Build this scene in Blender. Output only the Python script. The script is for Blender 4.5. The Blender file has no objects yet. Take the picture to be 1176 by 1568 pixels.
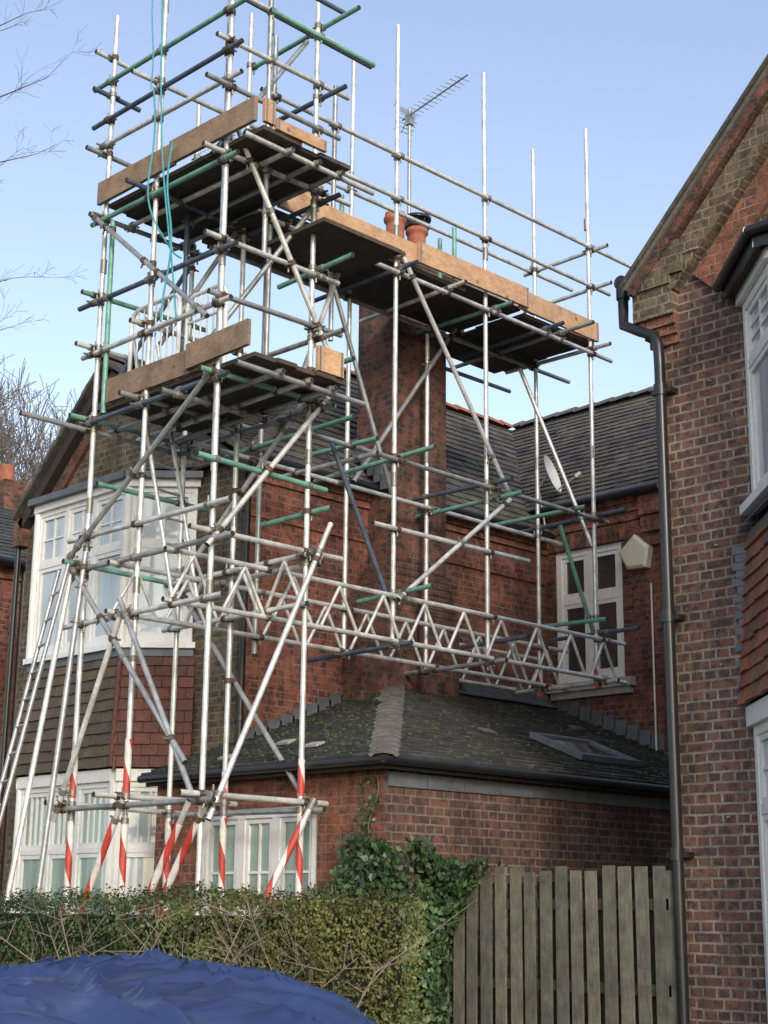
import bpy, math, random
from mathutils import Vector, noise, Matrix
random.seed(7)
V=Vector; Z=V((0,0,1)); R=random.random
def U(a,b): return random.uniform(a,b)
sc=bpy.context.scene
# ---------------------------------------------------------------- node helpers
def newmat(name):
    m=bpy.data.materials.new(name); m.use_nodes=True
    nt=m.node_tree; nt.nodes.clear()
    out=nt.nodes.new('ShaderNodeOutputMaterial'); b=nt.nodes.new('ShaderNodeBsdfPrincipled')
    nt.links.new(b.outputs[0],out.inputs[0])
    return m,nt,b
def nd(nt,t,**k):
    n=nt.nodes.new(t)
    for a,v in k.items(): setattr(n,a,v)
    return n
def mixc(nt,fac,a,b,mode='MIX'):
    n=nt.nodes.new('ShaderNodeMix'); n.data_type='RGBA'; n.blend_type=mode
    for i,x in ((0,fac),(6,a),(7,b)):
        if hasattr(x,'is_output'): nt.links.new(x,n.inputs[i])
        else: n.inputs[i].default_value = x if i==0 else (tuple(x)+(1,) if len(x)==3 else x)
    return n.outputs[2]
def noi(nt,scale,detail=4,rough=.6,vec=None,sc3=None):
    n=nt.nodes.new('ShaderNodeTexNoise'); n.inputs['Scale'].default_value=scale
    n.inputs['Detail'].default_value=detail; n.inputs['Roughness'].default_value=rough
    tc=nt.nodes.new('ShaderNodeTexCoord'); src=vec or tc.outputs['Object']
    if sc3:
        mp=nt.nodes.new('ShaderNodeMapping'); mp.inputs['Scale'].default_value=sc3
        nt.links.new(src,mp.inputs[0]); src=mp.outputs[0]
    nt.links.new(src,n.inputs['Vector'])
    return n.outputs['Fac']
def ramp(nt,fac,stops):
    r=nt.nodes.new('ShaderNodeValToRGB'); nt.links.new(fac,r.inputs[0])
    e=r.color_ramp.elements
    while len(e)<len(stops): e.new(.5)
    for i,(p,c) in enumerate(stops):
        e[i].position=p; e[i].color=(c,c,c,1) if isinstance(c,(int,float)) else tuple(c)+(1,)
    return r.outputs[0]
def bump(nt,b,h,strength=.4,dist=.01):
    n=nt.nodes.new('ShaderNodeBump'); n.inputs['Strength'].default_value=strength; n.inputs['Distance'].default_value=dist
    nt.links.new(h,n.inputs['Height']); nt.links.new(n.outputs[0],b.inputs['Normal'])
def attr(nt,name='rnd'):
    n=nt.nodes.new('ShaderNodeAttribute'); n.attribute_name=name; return n.outputs['Fac']
def setp(b,**k):
    for a,v in k.items(): b.inputs[a.replace('_',' ')].default_value=v

def brick_mat(name,c1,c2,c3,mortar,stain=.5,msize=.009):
    m,nt,b=newmat(name)
    uv=nt.nodes.new('ShaderNodeUVMap')
    wob=nt.nodes.new('ShaderNodeTexNoise'); wob.inputs['Scale'].default_value=6; nt.links.new(uv.outputs[0],wob.inputs['Vector'])
    vs=nd(nt,'ShaderNodeVectorMath',operation='SUBTRACT'); nt.links.new(wob.outputs['Color'],vs.inputs[0]); vs.inputs[1].default_value=(.5,.5,.5)
    vm=nd(nt,'ShaderNodeVectorMath',operation='MULTIPLY_ADD'); nt.links.new(vs.outputs[0],vm.inputs[0]); vm.inputs[1].default_value=(.02,.016,0); nt.links.new(uv.outputs[0],vm.inputs[2])
    n=nt.nodes.new('ShaderNodeTexBrick'); nt.links.new(vm.outputs[0],n.inputs['Vector'])
    n.offset=.5; n.squash=.5; n.squash_frequency=2
    n.inputs['Scale'].default_value=1; n.inputs['Brick Width'].default_value=.228; n.inputs['Row Height'].default_value=.075
    n.inputs['Mortar Size'].default_value=msize; n.inputs['Mortar Smooth'].default_value=.3; n.inputs['Bias'].default_value=-.1
    n.inputs['Color1'].default_value=tuple(c1)+(1,); n.inputs['Color2'].default_value=tuple(c2)+(1,); n.inputs['Mortar'].default_value=tuple(mortar)+(1,)
    t=n
    big=noi(nt,1.1,5,.65); fine=noi(nt,11,3,.7); tiny=noi(nt,60,2,.6); streak=noi(nt,2.5,5,.7,sc3=(1.6,1.6,.25)); med=noi(nt,5,4,.7)
    dk=ramp(nt,fine,[(.48,0.),(.58,1.)])
    dkb=mixc(nt,dk,t.outputs['Color'],c3)
    mc=mixc(nt,ramp(nt,med,[(.35,0.),(.65,1.)]),mortar,tuple(x*.5 for x in mortar))
    col=mixc(nt,t.outputs['Fac'],dkb,mc)
    col=mixc(nt,1.,col,ramp(nt,big,[(.3,1-stain),(.62,1.1)]),'MULTIPLY')
    col=mixc(nt,1.,col,ramp(nt,streak,[(.35,1-stain*.8),(.6,1.08)]),'MULTIPLY')
    col=mixc(nt,1.,col,ramp(nt,tiny,[(.3,.72),(.7,1.2)]),'MULTIPLY')
    nt.links.new(col,b.inputs['Base Color']); setp(b,Roughness=.93)
    inv=nd(nt,'ShaderNodeMath',operation='SUBTRACT'); inv.inputs[0].default_value=1; nt.links.new(t.outputs['Fac'],inv.inputs[1])
    ad=nd(nt,'ShaderNodeMath',operation='MULTIPLY_ADD'); nt.links.new(tiny,ad.inputs[0]); ad.inputs[1].default_value=.5; nt.links.new(inv.outputs[0],ad.inputs[2])
    bump(nt,b,ad.outputs[0],.6,.008)
    return m
def tile_mat(name,ca,cb,moss=(.09,.1,.05),mossamt=.5,rough=.8,lichen=None):
    m,nt,b=newmat(name)
    a=attr(nt); base=mixc(nt,a,ca,cb)
    n1=noi(nt,1.6,7,.75); n2=noi(nt,35,3,.7); n3=noi(nt,9,5,.75)
    c=base
    if lichen: c=mixc(nt,ramp(nt,n3,[(.55,0.),(.65,.7)]),c,lichen)
    mk=ramp(nt,n1,[(.47,0.),(.61,mossamt)])
    c=mixc(nt,mk,c,moss)
    c=mixc(nt,1.,c,ramp(nt,n2,[(.3,.65),(.75,1.35)]),'MULTIPLY')
    nt.links.new(c,b.inputs['Base Color']); setp(b,Roughness=rough)
    bump(nt,b,n2,.35,.005); return m
def plain(name,c,rough=.6,metal=0.,var=.25,scale=8,spec=.5,bmp=.0):
    m,nt,b=newmat(name)
    n=noi(nt,scale,5,.7)
    col=mixc(nt,1.,c,ramp(nt,n,[(.25,1-var),(.75,1+var*.6)]),'MULTIPLY')
    nt.links.new(col,b.inputs['Base Color']); setp(b,Roughness=rough,Metallic=metal); b.inputs['Specular IOR Level'].default_value=spec
    if bmp: bump(nt,b,n,bmp,.01)
    return m
def paint_mat(name,c,dirt):
    m,nt,b=newmat(name)
    n1=noi(nt,3,6,.75,sc3=(1,1,.4)); n2=noi(nt,25,3,.7)
    col=mixc(nt,ramp(nt,n1,[(.45,0.),(.75,.55)]),c,dirt)
    col=mixc(nt,1.,col,ramp(nt,n2,[(.3,.9),(.7,1.03)]),'MULTIPLY')
    nt.links.new(col,b.inputs['Base Color']); setp(b,Roughness=.45); return m
def wood_mat(name,ca,cb,dark=.55,grain=(1,1,1),knots=False):
    m,nt,b=newmat(name)
    a=attr(nt); base=mixc(nt,a,ca,cb)
    n1=noi(nt,5,6,.75); n2=noi(nt,14,5,.75,sc3=grain)
    c=mixc(nt,1.,base,ramp(nt,n1,[(.3,dark),(.65,1.1)]),'MULTIPLY')
    c=mixc(nt,1.,c,ramp(nt,n2,[(.3,.62),(.7,1.2)]),'MULTIPLY')
    if knots:
        vo=nt.nodes.new('ShaderNodeTexVoronoi'); vo.inputs['Scale'].default_value=4.2
        tc=nt.nodes.new('ShaderNodeTexCoord'); nt.links.new(tc.outputs['Object'],vo.inputs['Vector'])
        c=mixc(nt,1.,c,ramp(nt,vo.outputs['Distance'],[(.05,.35),(.13,1.)]),'MULTIPLY')
    nt.links.new(c,b.inputs['Base Color']); setp(b,Roughness=.85); bump(nt,b,n2,.3,.004); return m
def steel_mat(name,c,rust=.25,metal=.45,rough=.42):
    m,nt,b=newmat(name)
    n1=noi(nt,6,5,.75); n2=noi(nt,40,3,.7)
    base=mixc(nt,1.,c,ramp(nt,n1,[(.3,.5),(.68,1.15)]),'MULTIPLY')
    rk=ramp(nt,n2,[(.6,0.),(.74,rust)])
    col=mixc(nt,rk,base,(.14,.10,.075))
    nt.links.new(col,b.inputs['Base Color']); setp(b,Roughness=rough,Metallic=metal)
    return m
def leaf_mat(name,ca,cb,rough=.55,fade=None):
    m,nt,b=newmat(name)
    a=attr(nt); n=noi(nt,1.2,3,.6); n5=noi(nt,4.5,3,.6)
    base=mixc(nt,a,ca,cb)
    if fade:
        tc=nt.nodes.new('ShaderNodeTexCoord'); sp=nt.nodes.new('ShaderNodeSeparateXYZ'); nt.links.new(tc.outputs['Object'],sp.inputs[0])
        mr=nt.nodes.new('ShaderNodeMapRange'); nt.links.new(sp.outputs[1],mr.inputs[0]); mr.inputs[1].default_value=-.9; mr.inputs[2].default_value=-1.9; mr.inputs[3].default_value=0; mr.inputs[4].default_value=.7
        base=mixc(nt,mr.outputs[0],base,fade)
    c=mixc(nt,1.,base,ramp(nt,n,[(.35,.6),(.7,1.3)]),'MULTIPLY')
    c=mixc(nt,1.,c,ramp(nt,n5,[(.35,.55),(.65,1.25)]),'MULTIPLY')
    nt.links.new(c,b.inputs['Base Color']); setp(b,Roughness=rough); b.inputs['Specular IOR Level'].default_value=.4
    return m
def glass_mat(name,c,rough=.04,spec=.8,folds=0.):
    m,nt,b=newmat(name)
    n=noi(nt,1.3,2,.5); col=mixc(nt,1.,c,ramp(nt,n,[(.3,.7),(.7,1.2)]),'MULTIPLY')
    if folds:
        f=noi(nt,9,2,.5,sc3=(1,1,.06)); col=mixc(nt,1.,col,ramp(nt,f,[(.35,1-folds),(.65,1.15)]),'MULTIPLY')
    nt.links.new(col,b.inputs['Base Color']); setp(b,Roughness=.5); b.inputs['Specular IOR Level'].default_value=spec
    b.inputs['Coat Weight'].default_value=1.; b.inputs['Coat Roughness'].default_value=rough
    b.inputs['Coat IOR'].default_value=1.8
    n2=noi(nt,.8,1,.5)
    bp=nt.nodes.new('ShaderNodeBump'); bp.inputs['Strength'].default_value=.1; bp.inputs['Distance'].default_value=.02
    nt.links.new(n2,bp.inputs['Height']); nt.links.new(bp.outputs[0],b.inputs['Coat Normal'])
    return m

M={}
M['brick_red']=brick_mat('brick_red',(.30,.088,.056),(.19,.058,.042),(.085,.038,.035),(.24,.18,.14),.48)
M['brick_brown']=brick_mat('brick_brown',(.21,.097,.07),(.135,.07,.055),(.075,.046,.05),(.34,.30,.24),.38,.010)
M['brick_ext_shade']=brick_mat('brick_extension_shade',(.185,.082,.062),(.12,.06,.052),(.07,.042,.048),(.26,.22,.18),.5,.009)  # darker copy of the brown brick; side wall's shade is put into the colour
M['brick_front']=brick_mat('brick_front',(.18,.128,.08),(.12,.085,.056),(.075,.055,.042),(.26,.22,.155),.4,.010)
M['brick_chim']=brick_mat('brick_chim',(.25,.088,.058),(.13,.06,.047),(.06,.038,.034),(.165,.13,.105),.55)
M['brick_orange']=brick_mat('brick_orange',(.33,.118,.072),(.235,.08,.052),(.14,.055,.042),(.30,.22,.16),.42,.007)
M['slate']=tile_mat('roof_slate',(.034,.036,.042),(.095,.095,.10),(.062,.075,.038),.55,.75,(.15,.15,.142))
M['slate_main']=tile_mat('roof_tile_old',(.042,.04,.042),(.115,.105,.10),(.14,.13,.08),.65,.9,(.19,.18,.155))
M['tile_red']=tile_mat('hung_tile_red',(.18,.06,.042),(.10,.045,.038),(.07,.07,.04),.3)
M['tile_brown']=tile_mat('hung_tile_brown',(.13,.083,.06),(.073,.056,.046),(.09,.095,.05),.7)
M['tile_bright']=tile_mat('hung_tile_bright',(.36,.105,.058),(.14,.055,.043),(.12,.12,.06),.55)
M['hip']=plain('hip_tile_lichen',(.125,.118,.11),.95,0,.55,10,bmp=.6)
M['lead']=plain('lead_flashing',(.13,.145,.17),.55,.2,.4,6,bmp=.2)
M['white']=paint_mat('white_paint',(.80,.80,.79),(.52,.50,.45))
M['cream']=plain('cream_plastic',(.70,.66,.52),.5,0,.12,4)
M['black']=plain('black_gutter',(.018,.018,.021),.3,0,.3,6)
M['stone']=plain('stone_sill',(.36,.34,.31),.85,0,.35,10,bmp=.2)
M['terracotta']=plain('terracotta',(.36,.125,.075),.85,0,.5,10)
M['soffit']=plain('dark_timber',(.04,.031,.027),.7,0,.3,8)
M['glass_blind']=glass_mat('glass_pale_curtain',(.46,.52,.58),folds=.2)
M['glass_dark']=glass_mat('glass_dark',(.02,.022,.026))
M['glass_green']=glass_mat('glass_green_curtain',(.25,.37,.34),folds=.35)
M['galv']=steel_mat('galvanised_tube',(.72,.72,.705),.25,.4,.4)
M['galv2']=steel_mat('galvanised_tube_dull',(.40,.41,.42),.35,.5,.45)
M['green']=steel_mat('green_tube',(.17,.38,.30),.4,.1,.5)
M['blue']=steel_mat('blue_grey_tube',(.09,.12,.18),.4,.2,.5)
M['hollow']=plain('tube_end_dark',(.02,.02,.02),.9)
M['rust']=plain('coupler_rusty',(.12,.083,.062),.7,.4,.6,60)
M['coup']=plain('coupler_zinc',(.28,.265,.245),.5,.6,.4,60)
M['toe']=wood_mat('toe_board',(.62,.375,.225),(.50,.31,.19),.66,(1,1,6),True)
M['toe_old']=wood_mat('toe_board_weathered',(.32,.215,.145),(.25,.17,.12),.5,(1,1,6),True)
M['deck']=wood_mat('scaffold_board',(.095,.068,.052),(.06,.048,.04),.6)
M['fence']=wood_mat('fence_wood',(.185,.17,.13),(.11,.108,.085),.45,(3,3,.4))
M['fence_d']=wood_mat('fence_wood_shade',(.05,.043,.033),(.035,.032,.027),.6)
M['hedge']=leaf_mat('hedge_leaf',(.026,.055,.016),(.095,.13,.035),.55,(.15,.145,.042))
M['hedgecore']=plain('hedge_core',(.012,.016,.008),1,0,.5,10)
M['moss']=plain('moss_cushion',(.055,.07,.025),1,0,.4,30)
M['ivy']=leaf_mat('ivy_leaf',(.022,.058,.022),(.11,.18,.07),.4)
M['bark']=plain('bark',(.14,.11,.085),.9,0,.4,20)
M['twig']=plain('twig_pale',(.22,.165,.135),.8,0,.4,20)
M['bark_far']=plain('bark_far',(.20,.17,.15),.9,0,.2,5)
M['dead']=leaf_mat('dead_leaf',(.22,.10,.05),(.32,.17,.09))
M['rope']=plain('teal_rope',(.06,.30,.36),.7,0,.3,30)
M['tarp']=plain('blue_tarpaulin',(.028,.048,.135),.34,0,.3,3,bmp=.2)
M['tyre']=plain('tyre_rubber',(.02,.02,.02),.9)
M['dish']=plain('dish_grey',(.62,.62,.61),.5,0,.15,5)
def stripe():
    m,nt,b=newmat('red_white_sleeve')
    uv=nt.nodes.new('ShaderNodeUVMap'); sp=nt.nodes.new('ShaderNodeSeparateXYZ'); nt.links.new(uv.outputs[0],sp.inputs[0])
    a=nd(nt,'ShaderNodeMath',operation='MULTIPLY_ADD'); nt.links.new(sp.outputs[1],a.inputs[0]); a.inputs[1].default_value=1.9; nt.links.new(sp.outputs[0],a.inputs[2])
    f=nd(nt,'ShaderNodeMath',operation='FRACT'); nt.links.new(a.outputs[0],f.inputs[0])
    g=nd(nt,'ShaderNodeMath',operation='GREATER_THAN'); nt.links.new(f.outputs[0],g.inputs[0]); g.inputs[1].default_value=.5
    c=mixc(nt,g.outputs[0],(.72,.70,.67),(.50,.06,.045))
    c=mixc(nt,1.,c,ramp(nt,noi(nt,9,4),[(.3,.65),(.7,1.05)]),'MULTIPLY')
    nt.links.new(c,b.inputs['Base Color']); setp(b,Roughness=.5); return m
M['stripe']=stripe()
# ---------------------------------------------------------------- mesh builder
class MB:
    def __init__(s): s.v=[];s.f=[];s.uv=[];s.m=[];s.mats=[];s.c=[];s.sm=[]
    def mi(s,k):
        if k not in s.mats: s.mats.append(k)
        return s.mats.index(k)
    def raw(s,idx,uv,mat,c,smooth):
        s.f.append(idx); s.uv.extend(uv); s.m.append(s.mi(mat)); s.c.append(c); s.sm.append(smooth)
    def face(s,pts,mat,c=None,uv=None,smooth=False):
        pts=[V(p) for p in pts]; n0=len(s.v); s.v.extend(pts)
        if uv is None:
            n=(pts[1]-pts[0]).cross(pts[2]-pts[0])
            if n.length<1e-12: n=V((0,0,1))
            n.normalize()
            if abs(n.z)>.95: uv=[(p.x,p.y) for p in pts]
            else:
                t=Z.cross(n).normalized(); up=n.cross(t)
                uv=[(p.dot(t),p.dot(up)) for p in pts]
        s.raw(list(range(n0,n0+len(pts))),uv,mat,R() if c is None else c,smooth)
    def box(s,O,t,n,s0,s1,d0,d1,h0,h1,mat,up=Z,c=None):
        O=V(O); c=R() if c is None else c
        P=lambda a,b,h: O+t*a+n*b+up*h
        q=[P(s0,d0,h0),P(s1,d0,h0),P(s1,d1,h0),P(s0,d1,h0),P(s0,d0,h1),P(s1,d0,h1),P(s1,d1,h1),P(s0,d1,h1)]
        flip = t.cross(n).dot(up)<0
        for f in ((0,3,2,1),(4,5,6,7),(0,1,5,4),(1,2,6,5),(2,3,7,6),(3,0,4,7)):
            f=f[::-1] if flip else f
            s.face([q[i] for i in f],mat,c)
    def wbox(s,x0,x1,y0,y1,z0,z1,mat,c=None):
        s.box((0,0,0),V((1,0,0)),V((0,1,0)),x0,x1,y0,y1,z0,z1,mat,c=c)
    def tube(s,pts,r,mat,seg=10,cap=None,c=None):
        pts=[V(p) for p in pts]; rs=r if isinstance(r,(list,tuple)) else [r]*len(pts)
        c=R() if c is None else c; n0=len(s.v); L=0; Ls=[]
        prev=None
        for i,p in enumerate(pts):
            d=(pts[min(i+1,len(pts)-1)]-pts[max(i-1,0)]).normalized()
            a=V((1,0,0)) if abs(d.x)<.8 else V((0,1,0))
            if prev is not None: a=prev
            x=(a-d*a.dot(d)).normalized(); y=d.cross(x); prev=x
            if i: L+=(p-pts[i-1]).length
            Ls.append(L)
            for k in range(seg):
                w=2*math.pi*k/seg; s.v.append(p+(x*math.cos(w)+y*math.sin(w))*rs[i])
        for i in range(len(pts)-1):
            for k in range(seg):
                k2=(k+1)%seg; a=n0+i*seg
                s.raw([a+k,a+k2,a+seg+k2,a+seg+k],[(k/seg,Ls[i]),((k+1)/seg,Ls[i]),((k+1)/seg,Ls[i+1]),(k/seg,Ls[i+1])],mat,c,True)
        if cap is not False:
            cm=cap or mat
            for base,rev in ((n0,True),(n0+(len(pts)-1)*seg,False)):
                q=[s.v[base+k] for k in range(seg)]
                s.face(q[::-1] if rev else q,cm,c)
    def build(s,name,parent=None):
        me=bpy.data.meshes.new(name); me.from_pydata([tuple(p) for p in s.v],[],s.f)
        uvl=me.uv_layers.new(name='UVMap'); flat=[]
        for u in s.uv: flat+= [u[0],u[1]]
        uvl.data.foreach_set('uv',flat)
        for k in s.mats: me.materials.append(M[k])
        me.polygons.foreach_set('material_index',s.m); me.polygons.foreach_set('use_smooth',s.sm)
        at=me.attributes.new('rnd','FLOAT','FACE'); at.data.foreach_set('value',s.c)
        me.update()
        o=bpy.data.objects.new(name,me); sc.collection.objects.link(o)
        if parent: o.parent=parent
        return o
def empty(name):
    e=bpy.data.objects.new(name,None); e.empty_display_size=.2; sc.collection.objects.link(e); return e
XA=V((1,0,0)); YA=V((0,1,0))
CAM=V((-7.84,-9.836,1.6))
def frame(Pa,Pb):
    Pa=V((Pa[0],Pa[1],0)); Pb=V((Pb[0],Pb[1],0)); t=(Pb-Pa); w=t.length; t.normalize(); return Pa,t,t.cross(Z),w
def wall(mb,Pa,Pb,z0,z1,ops,mat,reveal=.11):
    O,t,n,w=frame(Pa,Pb)
    ss=sorted(set([0,w]+[o[0] for o in ops]+[o[1] for o in ops])); hs=sorted(set([z0,z1]+[o[2] for o in ops]+[o[3] for o in ops]))
    P=lambda a,h,d=0: O+t*a+Z*h+n*d
    for i in range(len(ss)-1):
        for j in range(len(hs)-1):
            cs=(ss[i]+ss[i+1])/2; ch=(hs[j]+hs[j+1])/2
            if any(o[0]<cs<o[1] and o[2]<ch<o[3] for o in ops): continue
            mb.face([P(ss[i],hs[j]),P(ss[i+1],hs[j]),P(ss[i+1],hs[j+1]),P(ss[i],hs[j+1])],mat)
    for a,b,h,k in ops:
        mb.face([P(a,h),P(a,k),P(a,k,-reveal),P(a,h,-reveal)][::-1],mat)
        mb.face([P(b,h),P(b,k),P(b,k,-reveal),P(b,h,-reveal)],mat)
        mb.face([P(a,k),P(b,k),P(b,k,-reveal),P(a,k,-reveal)][::-1],mat)
        mb.face([P(a,h),P(b,h),P(b,h,-reveal),P(a,h,-reveal)],mat)
def window(mb,Pa,Pb,s0,s1,h0,h1,glass,cols=2,trans=.68,tg=(2,2),bg=(1,1),rec=.05,fr=.055,frm='white',casing=.045,bars=.022):
    O,t,n,w=frame(Pa,Pb); B=lambda a,b,d0,d1,h,k,m,c=None: mb.box(O,t,n,a,b,d0,d1,h,k,m,c=c)
    f0=-rec-.06; f1=-rec
    B(s0+.001,s0+fr,f0,f1,h0+.001,h1-.001,frm); B(s1-fr,s1-.001,f0,f1,h0+.001,h1-.001,frm)
    B(s0+fr,s1-fr,f0,f1-.002,h0+.001,h0+fr*1.2,frm); B(s0+fr,s1-fr,f0,f1-.002,h1-fr,h1-.001,frm)
    W=(s1-s0-2*fr)/cols; ht=h0+(h1-h0)*trans
    for i in range(1,cols): B(s0+fr+W*i-fr*.55,s0+fr+W*i+fr*.55,f0,f1-.004,h0+fr*1.2,h1-fr,frm)
    if trans<1: B(s0+fr,s1-fr,f0,f1-.006,ht-fr*.5,ht+fr*.5,frm)
    for i in range(cols):
        a=s0+fr+W*i; b=a+W
        a+= fr*.55 if i else 0; b-= fr*.55 if i<cols-1 else 0
        zones=[(h0+fr*1.2,(ht-fr*.5) if trans<1 else h1-fr,bg)]
        if trans<1: zones.append((ht+fr*.5,h1-fr,tg))
        for (p,q,g) in zones:
            cs=casing
            for bx in ((a,a+cs,p,q),(b-cs,b,p,q),(a+cs,b-cs,p,p+cs),(a+cs,b-cs,q-cs,q)):
                B(bx[0],bx[1],f0,f1-.016,bx[2],bx[3],frm)
            for k in range(1,g[0]):
                x=a+cs+(b-a-2*cs)*k/g[0]; B(x-bars/2,x+bars/2,f0+.01,f1-.022,p+cs,q-cs,frm)
            for k in range(1,g[1]):
                y=p+cs+(q-p-2*cs)*k/g[1]; B(a+cs,b-cs,f0+.01,f1-.024,y-bars/2,y+bars/2,frm)
            gz=f1-.04+U(-.003,.003); ti=U(-.006,.006)
            P=lambda x,y,e=0: O+t*x+Z*y+n*(gz+e)
            mb.face([P(a,p),P(b,p,ti),P(b,q,ti),P(a,q)],glass)
def tiles(mb,O,u,up,poly,w,g,mat,th=.016,base='soffit'):
    """real overlapping tiles on a slope: poly = convex 2d outline (s along u, t up the slope)"""
    O=V(O); u=V(u).normalized(); up=V(up).normalized(); n=u.cross(up).normalized()
    mb.face([O+u*a+up*b-n*.012 for a,b in poly],base)
    t0=min(p[1] for p in poly); t1=max(p[1] for p in poly); r=0; t=t0
    while t<t1-.01:
        tm=min(t+g*.5,t1-.001); xs=[]
        for i in range(len(poly)):
            a=poly[i]; b=poly[(i+1)%len(poly)]
            if (a[1]-tm)*(b[1]-tm)<0: xs.append(a[0]+(b[0]-a[0])*(tm-a[1])/(b[1]-a[1]))
        if len(xs)>=2:
            x0,x1=min(xs),max(xs)
            s=math.floor(x0/w-1)*w+(r%2)*w*.5
            while s<x1:
                a=max(s+.003,x0); b=min(s+w-.003,x1)
                if b-a>.015:
                    e=th+U(-.003,.008); e2=e+U(-.005,.005); tl=t-U(0,.008); tl2=tl+U(-.004,.004); tp=min(t+g*1.02,t1+.02)
                    if R()<.012: tl-=.03; tl2-=.02
                    P=lambda x,y,z:O+u*x+up*y+n*z
                    c=R()
                    A=P(a,tl,e);B_=P(b,tl2,e2);C=P(b,tp,.002);D=P(a,tp,.002)
                    mb.face([A,B_,C,D],mat,c); mb.face([P(a,tl,-.004),P(b,tl2,-.004),B_,A],mat,c*.3)
                    mb.face([P(a,tl,-.004),A,D],mat,c*.3); mb.face([P(b,tl2,-.004),C,B_],mat,c*.3)
                s+=w
        t+=g; r+=1
def ridge(mb,A,B,mat,r=.11,step=.32,seg=7,hh=.75):
    A=V(A);B=V(B);d=(B-A);L=d.length;d.normalize();side=d.cross(Z).normalized();upv=side.cross(d)
    s=0
    while s<L:
        e=min(s+step,L); rr=r+U(-.006,.006); c=R(); l0=U(.012,.02)
        for i in range(seg):
            a0=math.pi*(i/seg); a1=math.pi*((i+1)/seg)
            f=lambda ang,q,rad,l=0:A+d*q+side*math.cos(ang)*rad+upv*(math.sin(ang)*rad*hh-.02+l)
            mb.face([f(a0,s,rr+.008,l0),f(a0,e+.004,rr),f(a1,e+.004,rr),f(a1,s,rr+.008,l0)],mat,c)
            mb.face([f(a0,s,rr+.008,l0),f(a1,s,rr+.008,l0),f(a1,s,rr-.02),f(a0,s,rr-.02)],mat,c)
        s=e
def slopeband(mb,A,B,off0,off1,x0,x1,mat):
    a=V((0,A[0],A[1]));b=V((0,B[0],B[1]));d=(b-a).normalized();perp=d.cross(XA).normalized()
    if perp.z>0: perp=-perp
    mb.box(a,d,XA,0,(b-a).length,x0,x1,off0,off1,mat,up=perp)
# ================================================================= LEFT HOUSE
H=empty('brick_house')
w=MB()
SW=1.95; FX=2.0
wall(w,(FX,6.0),(FX,SW),0,6.1,[],'brick_front')
w.face([(FX,6.0,6.1),(FX,SW,6.1),(FX,4.4,7.66)],'brick_front')
wall(w,(FX,SW),(6.79,SW),0,6.1,[],'brick_red')
wall(w,(6.79,SW),(6.79,.3),0,6.4,[(.1,1.1,4.26,5.88)],'brick_red')
wall(w,(6.79,.3),(10.8,.3),0,6.4,[],'brick_red')
w.face([(10.8,.3,0),(10.8,6,0),(10.8,6,6.2),(10.8,.3,6.2)],'brick_red')
w.face([(10.8,6,0),(FX,6,0),(FX,6,6.2),(10.8,6,6.2)],'brick_red')
w.face([(6.79,.3,6.4),(10.8,.3,6.4),(8.8,.3,8.35)],'brick_red')
for z0,z1,p in ((5.86,5.935,.03),(5.935,6.01,.06),(6.01,6.06,.085)):
    w.wbox(FX-.0,6.79-p,SW-p,SW+.05,z0,z1,'brick_orange')
w.wbox(FX,6.7,SW-.025,SW+.05,5.48,5.55,'brick_orange')
for z0,z1,p in ((6.1,6.2,.03),(6.2,6.3,.06),(6.3,6.38,.09)):
    w.wbox(6.79-p,6.9,.3-p*.4,SW,z0,z1,'brick_orange')
for k,(z0,z1,p) in enumerate(((5.75,5.9,.05),(5.9,6.1,.1),(6.1,6.38,.14))):
    w.wbox(6.79-p,6.95,.3-p,.5,z0,z1,'brick_orange')
for i in range(14):
    w.wbox(6.772,6.8,.80+i*.081,.80+i*.081+.07,5.885,6.06+.02*math.sin(i/13*math.pi),'brick_chim' if i%3 else 'brick_orange')
w.build('walls',H)
# chimney
ch=MB()
def pbox(x0,x1,y0,y1,z0,z1,m='brick_chim'): ch.wbox(x0,x1,y0,y1,z0,z1,m)
pbox(3.35,4.85,1.66,2.0,0,4.75,'brick_chim')
steps=7
for i in range(steps):
    f=(i+1)/steps; pbox(3.35+.35*f,4.85-.27*f,1.66-.055*f,2.0,4.75+.075*i,4.75+.075*(i+1))
pbox(3.70,4.57,1.60,2.14,5.275,8.45)
for i,(z0,z1) in enumerate(((8.45,8.525),(8.525,8.6),(8.6,8.75),(8.75,8.82))):
    p=(.03,.06,.09,.05)[i]; pbox(3.70-p,4.57+p,1.60-p,2.14+p,z0,z1)
ch.wbox(3.78,4.49,1.68,2.06,8.82,8.88,'stone')
for i in range(9):
    ch.box((4.86+i*.045,1.88,4.78-i*.105),XA,YA,0,.06,-.0,.08,-.11,0,'brick_chim')
def pot(x,y,z,h,cowl=False):
    prof=[(.13,0),(.135,.05),(.115,.07),(.105,h*.7),(.11,h*.78),(.135,h*.82),(.135,h*.9),(.12,h*.93),(.12,h)]
    ch.tube([(x,y,z+q) for _,q in prof],[r for r,_ in prof],'terracotta',18,cap='hollow')
    if cowl:
        for k in range(8):
            a=k*math.pi/4; ch.tube([(x+.1*math.cos(a),y+.1*math.sin(a),z+h),(x+.13*math.cos(a),y+.13*math.sin(a),z+h+.1)],.012,'black',5)
        ch.tube([(x,y,z+h+.08),(x,y,z+h+.11),(x,y,z+h+.14)],[.17,.17,.05],'black',18)
        ch.tube([(x,y,z+h-.02),(x,y,z+h+.02)],[.15,.15],'black',18)
pot(4.0,1.87,8.88,.54); pot(4.36,1.87,8.88,.50,True)
ch.build('chimney',H)
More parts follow.
